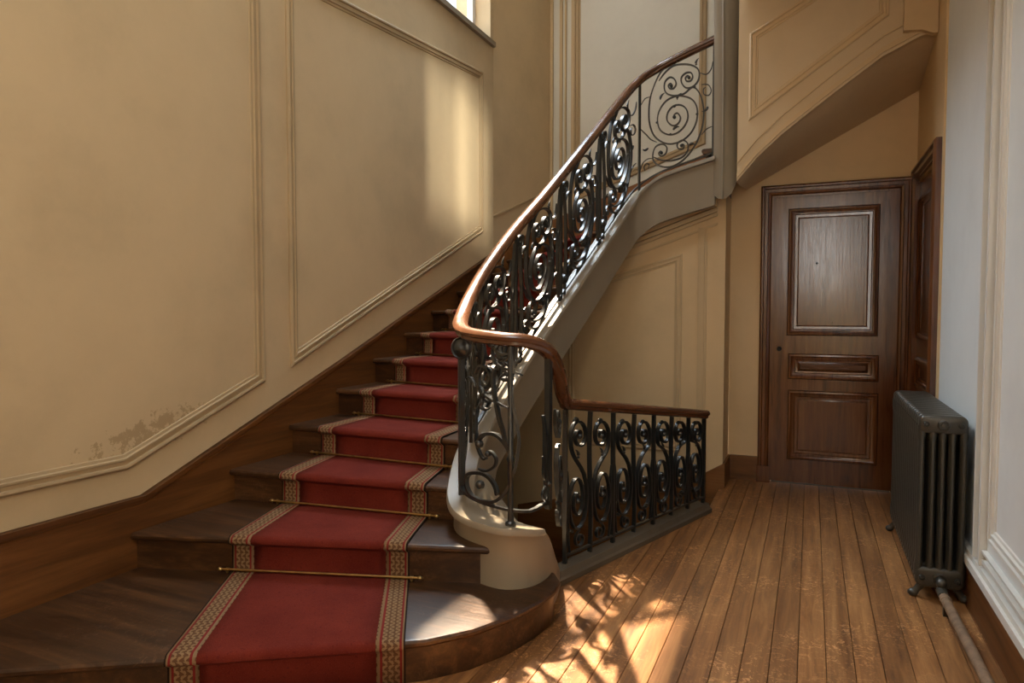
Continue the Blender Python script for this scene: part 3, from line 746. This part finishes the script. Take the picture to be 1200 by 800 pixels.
# flight panels, each flanked by a pair of bowed bars
s_f = iS(-1.585, 3.10); nu = 4; uw = (s_f - s_b)/nu
def bowed(s_, k_):
    return ribbon([(s_, -0.04)] + bez((s_, -0.04), (s_ + k_*0.03, 0.25), (s_ + k_*0.03, 0.6), (s_ - k_*0.015, 0.93), 10), 0.022, 0.010, False)
for i in range(nu):
    r0, l0 = s_b + uw*i, s_b + uw*(i+1)
    panel(l0 - 0.055, r0 + 0.02 + (0.03 if i else 0.0), 0.024, 0.011)
    bput(bowed(l0 - 0.04, -1), 'bar', 'iron', 40)
    if i: bput(bowed(r0 + 0.025, 1), 'bar', 'iron', 40); bput(vbar(r0, -0.06), 'post', 'iron')
    bput(ribbon(spiral(l0 - 0.035, 0.90, 0.045, 1.4, -math.pi/2, 1), 0.022, 0.010), 'scroll', 'iron', 40); bput(boss(l0 - 0.035, 0.90, 0.014), 'rosette', 'iron', 50)
    bput(ribbon(spiral(l0 - 0.045, 0.10, 0.045, 1.4, math.pi/2, -1), 0.022, 0.010), 'scroll', 'iron', 40); bput(boss(l0 - 0.045, 0.10, 0.014), 'rosette', 'iron', 50)
bput(bottom_rail(s_b, s_f - 0.02), 'bottom_rail', 'iron')
# bend panel at the foot: stout left bar, lyre of open scrolls, round post
s_p = iS(-1.155, 2.636); s_l = s_f + 0.345
bput(vbar(s_f, -0.06), 'post', 'iron')
panel(s_f + 0.30, s_f + 0.015, 0.020, 0.010)
mbl = ribbon([(s_l, v0) for v0 in (-0.05, 0.1, 0.3, 0.5, 0.7, 0.95)], 0.030, 0.026, False); bput(mbl, 'post', 'iron')
bput(ribbon([(s_l + 0.03, 0.93)] + bez((s_l + 0.03, 0.93), (s_l + 0.005, 0.75), (s_l + 0.05, 0.62), (s_l + 0.015, 0.50), 8) + bez((s_l + 0.015, 0.50), (s_l + 0.0, 0.4), (s_l + 0.02, 0.2), (s_l + 0.01, 0.0), 6), 0.022, 0.012), 'bar', 'iron', 40)
bput(bottom_rail(s_l, iS(-1.05, 2.80), 0.01), 'bottom_rail', 'iron')
BEND = {
 'a': [(0.522,0.384),(0.551,0.427),(0.595,0.452),(0.636,0.451),(0.675,0.412),(0.698,0.351),(0.702,0.271),(0.698,0.189),(0.682,0.122),(0.65,0.065),(0.609,0.03),(0.563,0.018),(0.513,0.016),(0.465,0.026),(0.435,0.055),(0.425,0.09),(0.437,0.13),(0.474,0.165),(0.531,0.188),(0.579,0.186),(0.615,0.157),(0.634,0.113),(0.632,0.08)],
 'b': [(0.572,0.318),(0.588,0.34),(0.613,0.336),(0.632,0.306),(0.627,0.263),(0.597,0.227),(0.563,0.212),(0.526,0.213)],
 'c': [(0.513,0.59),(0.508,0.47),(0.511,0.43),(0.51,0.389),(0.526,0.335),(0.547,0.296),(0.567,0.286),(0.581,0.301)],
 'd': [(0.622,0.856),(0.615,0.797),(0.622,0.716),(0.632,0.652),(0.648,0.558),(0.666,0.489),(0.675,0.436),(0.693,0.383)],
 'e': [(0.709,0.764),(0.707,0.683),(0.721,0.587),(0.731,0.507),(0.737,0.438),(0.732,0.364),(0.721,0.274),(0.702,0.19)],
 'f': [(0.615,0.99),(0.613,0.945),(0.632,0.891),(0.682,0.863),(0.725,0.847),(0.753,0.834)],
 'g': [(0.632,0.985),(0.65,0.955),(0.682,0.956),(0.709,0.985)],
 'h': [(0.513,0.734),(0.547,0.70),(0.595,0.669),(0.636,0.653),(0.686,0.631)],
 'j': [(0.563,0.99),(0.567,0.946),(0.556,0.869),(0.531,0.789),(0.535,0.714),(0.556,0.668)],
 'k': [(0.615,0.99),(0.66,0.93),(0.70,0.93),(0.715,0.88),(0.69,0.84),(0.665,0.86),(0.672,0.89)],
 'l': [(0.50,0.80),(0.535,0.86),(0.58,0.85),(0.60,0.79),(0.575,0.745),(0.55,0.77)]}
for kk, pts in BEND.items():
    big_ = kk in 'ade'
    bput(ribbon(catmull([(s_f + a_, b_) for a_, b_ in pts], 4), 0.020 if big_ else 0.016, 0.014 if big_ else 0.010), 'scroll', 'iron', 40)
for a_, b_, r_ in ((0.535,0.116,0.020),(0.588,0.325,0.013),(0.531,0.371,0.018)): bput(boss(s_f + a_, b_, r_), 'rosette', 'iron', 50)
for a_, b_, an in ((0.513,0.894,1.0),(0.531,0.629,-1.2),(0.725,0.904,0.4),(0.615,0.83,2.0),(0.668,0.909,0.2),(0.503,0.723,1.7),(0.636,0.932,-0.6),(0.714,0.822,2.4),(0.69,0.78,0.4),(0.56,0.66,1.2),(0.60,0.70,0.5),(0.66,0.80,-0.4),(0.70,0.86,1.6),(0.525,0.60,0.3)):
    bput(leaf(s_f + a_, b_, an, 0.075), 'leaf', 'iron', 60)
# big medallion boss under the rail at the turn, facing the hall
p = fpos(s_l + 0.01, 0.925)
bput(MB().lathe([(0.050, 0.012), (0.052, 0.0), (0.046, -0.010), (0.040, -0.004), (0.026, -0.010), (0.018, -0.024), (0.002, -0.026)], p + Vector((0.012, -0.03, 0.0)), 'y', 18), 'medallion', 'iron', 60)
pp = at(s_p)
mbp = MB(); mbp.lathe([(0.024, 0.0), (0.024, 0.012), (0.015, 0.02), (0.0125, 0.05), (0.0125, 0.27), (0.018, 0.285), (0.0125, 0.30), (0.0125, pp[3]-0.058-pp[2])], (pp[0], pp[1], pp[2]+0.004), 'z', 12)
bput(mbp, 'newel_post', 'iron', 40)
# turn from bend to guard: two tall bars, small hook, tall oval
s_q = iS(-1.05, 2.80)
bput(vbar(s_q - 0.01, -0.02, 1.0, 0.026), 'post', 'iron')
bput(ribbon([(s_q - 0.055, 0.60)] + bez((s_q - 0.055, 0.60), (s_q - 0.02, 0.42), (s_q - 0.045, 0.2), (s_q - 0.02, 0.0), 8), 0.022, 0.014), 'bar', 'iron', 40)
c = s_q - 0.07
bput(ribbon(bez((c, 0.36), (c+0.045, 0.28), (c-0.02, 0.20), (c+0.06, 0.14), 8), 0.012, 0.008), 'scroll', 'iron', 40)
bput(ribbon(bez((c+0.06, 0.16), (c+0.0, 0.10), (c-0.01, 0.05), (c+0.06, 0.01), 8), 0.012, 0.008), 'scroll', 'iron', 40); bput(boss(c+0.055, 0.15, 0.016), 'rosette', 'iron', 50)
DL = S_G0 - s_q
bput(ribbon(spiral(s_q + DL*0.30, 0.70, 0.062, 1.6, math.pi*0.9, -1, 1.0, 1.3), 0.020, 0.010), 'scroll', 'iron', 40); bput(boss(s_q + DL*0.30, 0.70, 0.018), 'rosette', 'iron', 50)
bput(ribbon(spiral(s_q + DL*0.42, 0.38, 0.092, 2.1, math.pi*0.5, -1, 1.0, 1.55, pw=0.85), 0.024, 0.011), 'scroll', 'iron', 40); bput(boss(s_q + DL*0.42, 0.38, 0.020), 'rosette', 'iron', 50)
bput(ribbon(spiral(s_q + DL*0.36, 0.08, 0.06, 1.4, math.pi*0.8, 1, 1.0, 1.0), 0.020, 0.010), 'scroll', 'iron', 40)
bput(ribbon([(S_G0 - 0.03, 0.95)] + bez((S_G0 - 0.03, 0.95), (S_G0 + 0.0, 0.7), (S_G0 - 0.05, 0.4), (S_G0 - 0.01, 0.02), 10), 0.026, 0.013), 'bar', 'iron', 40)
# guard panels
sg0 = S_G0; sg1 = S[-1] - 0.02; ng = 7; gw = (sg1 - sg0)/ng
for i in range(ng):
    s_unit(sg0 + gw*(i+0.5), gw, 1 if i % 2 else -1)
    q = sg0 + gw*i
    if i % 2 == 0: bput(vbar(q, -0.06, 1.0, 0.020), 'post', 'iron')
    else: bput(ribbon([(q, -0.05)] + bez((q, -0.05), (q + 0.03, 0.3), (q - 0.03, 0.6), (q, 1.0), 10), 0.024, 0.012, False), 'bar', 'iron', 40)
bput(vbar(sg1, -0.12, 1.0, 0.022), 'post', 'iron')
bput(bottom_rail(sg0, sg1, 0.0), 'bottom_rail', 'iron')
# curb under the guard
mb = MB(); t = (Vector((GX1, GY1)) - Vector((-1.135, 3.20))).normalized(); nn = Vector((t.y, -t.x))
a, b = Vector((-1.135, 3.20)) - t*0.10, Vector((GX1, GY1))
rs = []
for p in (a, b): rs.append([((p + nn*o_).x, (p + nn*o_).y, z_) for o_, z_ in ((0.055, 0.0), (0.055, 0.026), (0.042, 0.034), (0.03, 0.06), (-0.05, 0.06), (-0.05, -0.03))])
mb.rings(rs); o = mb.build('guard_curb', 'curb_paint'); tag(o, 'low grey brown wooden kerb under the iron guard rail on the floor', 'kerb')

# ------------------------------------------------------------------ flight above the door: fascia, soffit
uf = empty('upper_flight', (0, 5.2, 2.2)); tag(uf, 'cream panelled underside of the upper stair flight sloping over the brown door', 'staircase')
uo = -Vector(uf.location)
def uput(mb_, name, mat, smooth=None):
    o_ = mb_.build(name, mat, uf, smooth); o_.location = uo; return o_
FY = 5.0
fe = [(-0.487, 2.25), (-0.487, 2.25), (-0.36, 2.40), (-0.20, 2.545), (0.1, 2.77), (0.39, 2.975), (0.60, 3.07), (RX, 3.09)]
top = [(RX, 4.3), (-0.487, 4.3)]
mb = MB(); mb.prism(fe[1:] + top, fnY(FY, 1), 0, 0.06); uput(mb, 'fascia', 'wall_fascia_shade')
rs = []
bz = lambda x_: 2.283 + 0.535*(x_ + 0.549)
for x_, z_ in fe[1:]:
    zb_ = bz(x_) if x_ > -0.55 else 2.26
    rs.append([(x_, FY+0.055, z_+0.0), (x_, FY+0.22, z_*0.72+zb_*0.28-0.01), (x_, FY+0.45, z_*0.35+zb_*0.65-0.01), (x_, YD, zb_), (x_, YD, zb_+0.2), (x_, FY+0.055, z_+0.2)])
uput(MB().rings(rs), 'soffit', 'wall_fascia_shade', 60)
moulding([(-0.415, 2.654), (0.421, 3.225), (0.421, 3.676), (-0.415, 3.24)], fnY(FY), scale=0.8).build('x', 'trim_warm', uf, 40).location = uo
uf.children[-1].name = 'panel_moulding'
mb = MB()
for o_, t_, d_ in ((0.02, 0.035, 0.012), (0.12, 0.012, 0.012)):
    mb.prism([(x_, z_+o_) for x_, z_ in fe[1:]] + [(x_, z_+o_+t_) for x_, z_ in fe[:0:-1]], fnY(FY), 0, d_)
uput(mb, 'edge_moulding', 'trim_warm')
mb = MB(); mb.prism([(0.50, 3.10), (0.60, 3.09), (0.66, 3.06), (0.685, 3.06), (0.685, 3.9), (0.50, 3.9)], fnY(FY), 0, 0.05); uput(mb, 'corbel', 'trim_warm')
uput(MB().box((-0.45, 2.7, 3.5), (XR-0.002, FY, 3.66)), 'landing_slab', 'wall_fascia_shade')

# ------------------------------------------------------------------ door 1
d1 = empty('door_1', (0.15, YD, 0)); tag(d1, 'dark brown panelled wooden door in a moulded frame under the stairs', 'door', kind='structure')
do = -Vector(d1.location)
def dput(mb_, name, mat, parent=d1, smooth=None):
    o_ = mb_.build(name, mat, parent, smooth); o_.location = do if parent is d1 else (0, 0, 0); return o_
CAS = [(0, 0), (0, 0.030), (0.012, 0.042), (0.024, 0.042), (0.030, 0.028), (0.052, 0.028), (0.058, 0.040), (0.072, 0.036), (0.080, 0.020), (0.095, 0.020), (0.095, -0.05), (0.0, -0.01)]
open_poly = [(-0.372, 0.0), (-0.372, 2.33), (0.664, 2.33), (0.664, 0.0)]
def casing(poly, fn, name='casing'):
    # open path, offset to the inside (right-hand side when going up, over, down)
    cols = [(offset_poly(poly, -dd, False), hh) for dd, hh in CAS]
    return MB().rings([[fn(c[i].x, c[i].y, hh) for c, hh in cols] for i in range(len(poly))])
dput(casing(open_poly, fnY(YD)), 'casing', 'door_wood', smooth=None)
for x0 in (-0.378, 0.572): dput(MB().box((x0, YD-0.05, 0), (x0+0.098, YD, 0.13)), 'plinth', 'door_wood')
LX0, LX1, LZ0, LZ1 = -0.277, 0.569, 0.012, 2.235
leaf_o = dput(MB().box((LX0, YD-0.005, LZ0), (LX1, YD+0.035, LZ1)), 'leaf', 'door_wood')
def lput(mb_, name, mat, smooth=None): return dput(mb_, name, mat, leaf_o, smooth)
DPROF = [(0, 0), (0, 0.010), (0.008, 0.022), (0.020, 0.024), (0.028, 0.016), (0.045, 0.014), (0.052, 0.006), (0.070, 0.004), (0.070, 0.0)]
for (x0, x1, z0, z1) in ((-0.172, 0.458, 1.165, 2.145), (-0.158, 0.470, 0.825, 1.025), (-0.155, 0.472, 0.195, 0.74)):
    lput(moulding([(x0, z0), (x1, z0), (x1, z1), (x0, z1)], fnY(YD-0.005), DPROF), 'panel_moulding', 'door_wood', 40)
    q = 0.070
    if z1 - z0 > 0.3:
        lput(moulding([(x0+q, z0+q), (x1-q, z0+q), (x1-q, z1-q), (x0+q, z1-q)], fnY(YD-0.005), [(0, -0.001), (0.0, 0.001), (0.012, 0.006), (0.012, -0.001)]), 'panel_moulding', 'door_wood', 40)
        lput(MB().box((x0+q+0.01, YD-0.011, z0+q+0.01), (x1-q-0.01, YD-0.004, z1-q-0.01)), 'panel', 'door_wood')
    else:
        lput(moulding([(x0+q, z0+q-0.01), (x1-q, z0+q-0.01), (x1-q, z1-q+0.01), (x0+q, z1-q+0.01)], fnY(YD-0.005), [(0, -0.001), (0.0, 0.003), (0.016, 0.016), (0.022, 0.016), (0.022, -0.001)]), 'panel_moulding', 'door_wood', 40)
        lput(MB().box((x0+q+0.02, YD-0.021, z0+q+0.01), (x1-q-0.02, YD-0.004, z1-q-0.01)), 'panel', 'door_wood_x')
lput(MB().lathe([(0.016, 0), (0.016, -0.006), (0.008, -0.010), (0.008, -0.028), (0.018, -0.034), (0.018, -0.046), (0.008, -0.052)], (-0.222, YD-0.005, 1.06), 'y', 12), 'knob', 'black_hole', 50)
lput(MB().lathe([(0.008, 0), (0.008, -0.004), (0.004, -0.006)], (0.035, YD-0.011, 1.72), 'y', 10), 'peephole', 'black_hole', 50)
# door 2 in the recess on the right
d2 = empty('door_2', (RX, 5.23, 0)); tag(d2, 'dark wooden side door in shadow behind the radiator', 'door', kind='structure')
d2o = -Vector(d2.location)
fx2 = fnX(RX, -1)
o = casing([(4.72, 0.0), (4.72, 2.375), (5.75, 2.375), (5.75, 0.0)], lambda a, b, d: fx2(a, b, d)).build('casing', 'door_wood', d2); o.location = d2o
# (path runs far to near: inside is on the same hand as door 1)
o = MB().box((RX+0.012, 4.80, 0.01), (RX+0.05, 5.66, 2.28)).build('leaf', 'door_wood', d2); o.location = d2o; lf2 = o
for (y0, y1, z0, z1) in ((4.90, 5.56, 1.16, 2.15), (4.90, 5.56, 0.82, 1.03), (4.90, 5.56, 0.19, 0.74)):
    moulding([(y0, z0), (y1, z0), (y1, z1), (y0, z1)], fnX(RX+0.012, -1), DPROF).build('panel_moulding', 'door_wood', lf2, 40)

# ------------------------------------------------------------------ baseboards of the hall
mb = MB(); mb.box((-0.60, YD-0.018, 0), (-0.372, YD, 0.185)); mb.box((-0.60, YD-0.026, 0.168), (-0.372, YD, 0.192)); mb.box((-0.60, YP-0.018, 0), (-0.582, YD-0.018, 0.19))
struct(mb, 'baseboard_door', 'skirting_wood_x', 'low brown baseboard beside the door frame', 'baseboard')
mb = MB(); mb.prism([(-0.582, 0.195), (-0.74, 0.10), (-1.2, -0.05), (-2.3, -0.32), (-2.3, -2.0), (-0.62, -2.0), (-0.62, -0.03), (-0.582, 0.0)], fnY(YP), 0, 0.02)  # raked board on top; below it a brown sheet stands in for cellar darkness
struct(mb, 'baseboard_cellar', 'skirting_wood_x', 'brown baseboard sloping down with the cellar steps, extended as a sheet for the cellar darkness', 'baseboard')
mb = MB(); mb.box((XR-0.02, YB, 0), (XR, 4.69, 0.20))
struct(mb, 'baseboard_right', 'skirting_wood', 'brown wooden baseboard along the pale right wall by the radiator', 'baseboard')

# ------------------------------------------------------------------ radiator
RX0, RX1, RY0, RY1 = 0.472, 0.668, 3.66, 4.77
rad = empty('radiator', ((RX0+RX1)/2, RY0, 0)); tag(rad, 'grey cast iron column radiator standing by the right wall', 'radiator')
RH, RB = 0.87, 0.06
pitch = 0.0615; nsec = 18; hw = (RX1-RX0)/2; hd = 0.0275
def rr_box(x0, x1, z0, z1, y0, y1, r, n_=4):
    """rounded box in XZ (corner radius r), chamfered in Y"""
    def loop(inset, y):
        out_ = []
        for cx_, cz_, a0 in ((x1-r, z1-r, 0), (x0+r, z1-r, 90), (x0+r, z0+r, 180), (x1-r, z0+r, 270)):
            for i in range(n_+1):
                a_ = R(a0 + 90*i/n_); out_.append((cx_ + (r-inset)*math.cos(a_), y, cz_ + (r-inset)*math.sin(a_)))
        return out_
    ch = min(0.012, r*0.6)
    return [loop(ch, y0), loop(ch*0.3, y0+ch*0.3), loop(0, y0+ch), loop(0, y1-ch), loop(ch*0.3, y1-ch*0.3), loop(ch, y1)]
sec = MB()
sec.rings(rr_box(-hw, hw, RH-0.085, RH, -hd, hd, 0.03)); sec.rings(rr_box(-hw, hw, RB, RB+0.095, -hd, hd, 0.03))
tw = 2*hw/5
for i in range(5):
    cx_ = -hw + tw*(i+0.5); rx, ry = tw*0.40, hd*0.95; rs = []
    if i in (0, 4): cx_ += (-1 if i == 0 else 1)*tw*0.14
    for z_, k_ in ((RB+0.05, 1.5), (RB+0.10, 1.25), (RB+0.13, 1.0), (RH-0.125, 1.0), (RH-0.095, 1.25), (RH-0.05, 1.5)):
        rs.append([(cx_ + min(rx*k_, tw*0.5)*math.cos(2*math.pi*q/10), ry*math.sin(2*math.pi*q/10), z_) for q in range(10)])
    sec.rings(rs)
sec0 = sec.build('section', 'radiator_iron', rad, 45); sec0.location = (0, hd, 0)
for i in range(1, nsec):
    c = sec0.copy(); C.objects.link(c); c.parent = rad; c.location = (0, hd + pitch*i, 0)
for xq, zq, r_ in ((0.0, RH-0.045, 0.026), (-0.07, RH-0.042, 0.013), (0.07, RH-0.042, 0.013), (0.0, RB+0.045, 0.030), (-0.072, RB+0.045, 0.014), (0.072, RB+0.045, 0.014)):
    MB().lathe([(r_, 0.004), (r_, -0.004), (r_*0.8, -0.008), (r_*0.72, -0.005), (r_*0.5, -0.005), (r_*0.42, -0.011), (0.002, -0.012)], (xq, 0, zq), 'y', 14).build('rosette', 'radiator_iron', rad, 50)
for y_ in (0.03, pitch*(nsec-1)+0.03):
    for sg in (-1, 1):
        f_ = MB(); f_.tube([(sg*hw*0.62, y_, RB+0.04), (sg*hw*0.72, y_, 0.06), (sg*hw*0.90, y_, 0.035), (sg*hw*1.02, y_, 0.018)], 0.02, 8, [0.024, 0.018, 0.016, 0.020]); f_.ball((sg*hw*1.06, y_, 0.019), 0.021, 8, 5, (1.1, 1, 0.9))
        f_.build('foot', 'radiator_iron', rad, 50)
# valve
v_ = MB(); v_.tube([(0.0, -0.005, RB+0.045), (0.0, -0.045, RB+0.045)], 0.017, 10); v_.ball((0.0, -0.055, RB+0.045), 0.024, 10, 6)
v_.tube([(0.0, -0.055, RB+0.045), (0.0, -0.06, 0.075)], 0.017, 10); v_.ball((0.0, -0.06, 0.075), 0.024, 10, 6)
v_.tube([(0.0, -0.06, 0.074), (0.0, -0.12, 0.068)], 0.022, 10); v_.build('valve', 'radiator_iron', rad, 50)
# supply pipe
mb = MB(); mb.tube([(0.57, RY0-0.10, 0.068), (0.585, 3.0, 0.058), (0.60, 2.0, 0.05), (0.62, YB+0.05, 0.05)], 0.0205, 12)
hp = mb.build('heating_pipe', 'pipe_paint', None, 60); tag(hp, 'brown painted heating pipe running along the floor from the radiator', 'pipe')
for y_, x_ in ((3.5, 0.573), (2.0, 0.60), (0.6, 0.605)):
    MB().lathe([(0.024, -0.01), (0.025, 0), (0.024, 0.01)], (x_, y_, 0.065 if y_ > 3 else 0.05), 'y', 12).build('pipe_collar', 'pipe_paint', hp, 50)
    MB().box((x_-0.012, y_-0.012, 0.0), (x_+0.012, y_+0.012, 0.045)).build('pipe_support', 'radiator_iron', hp)
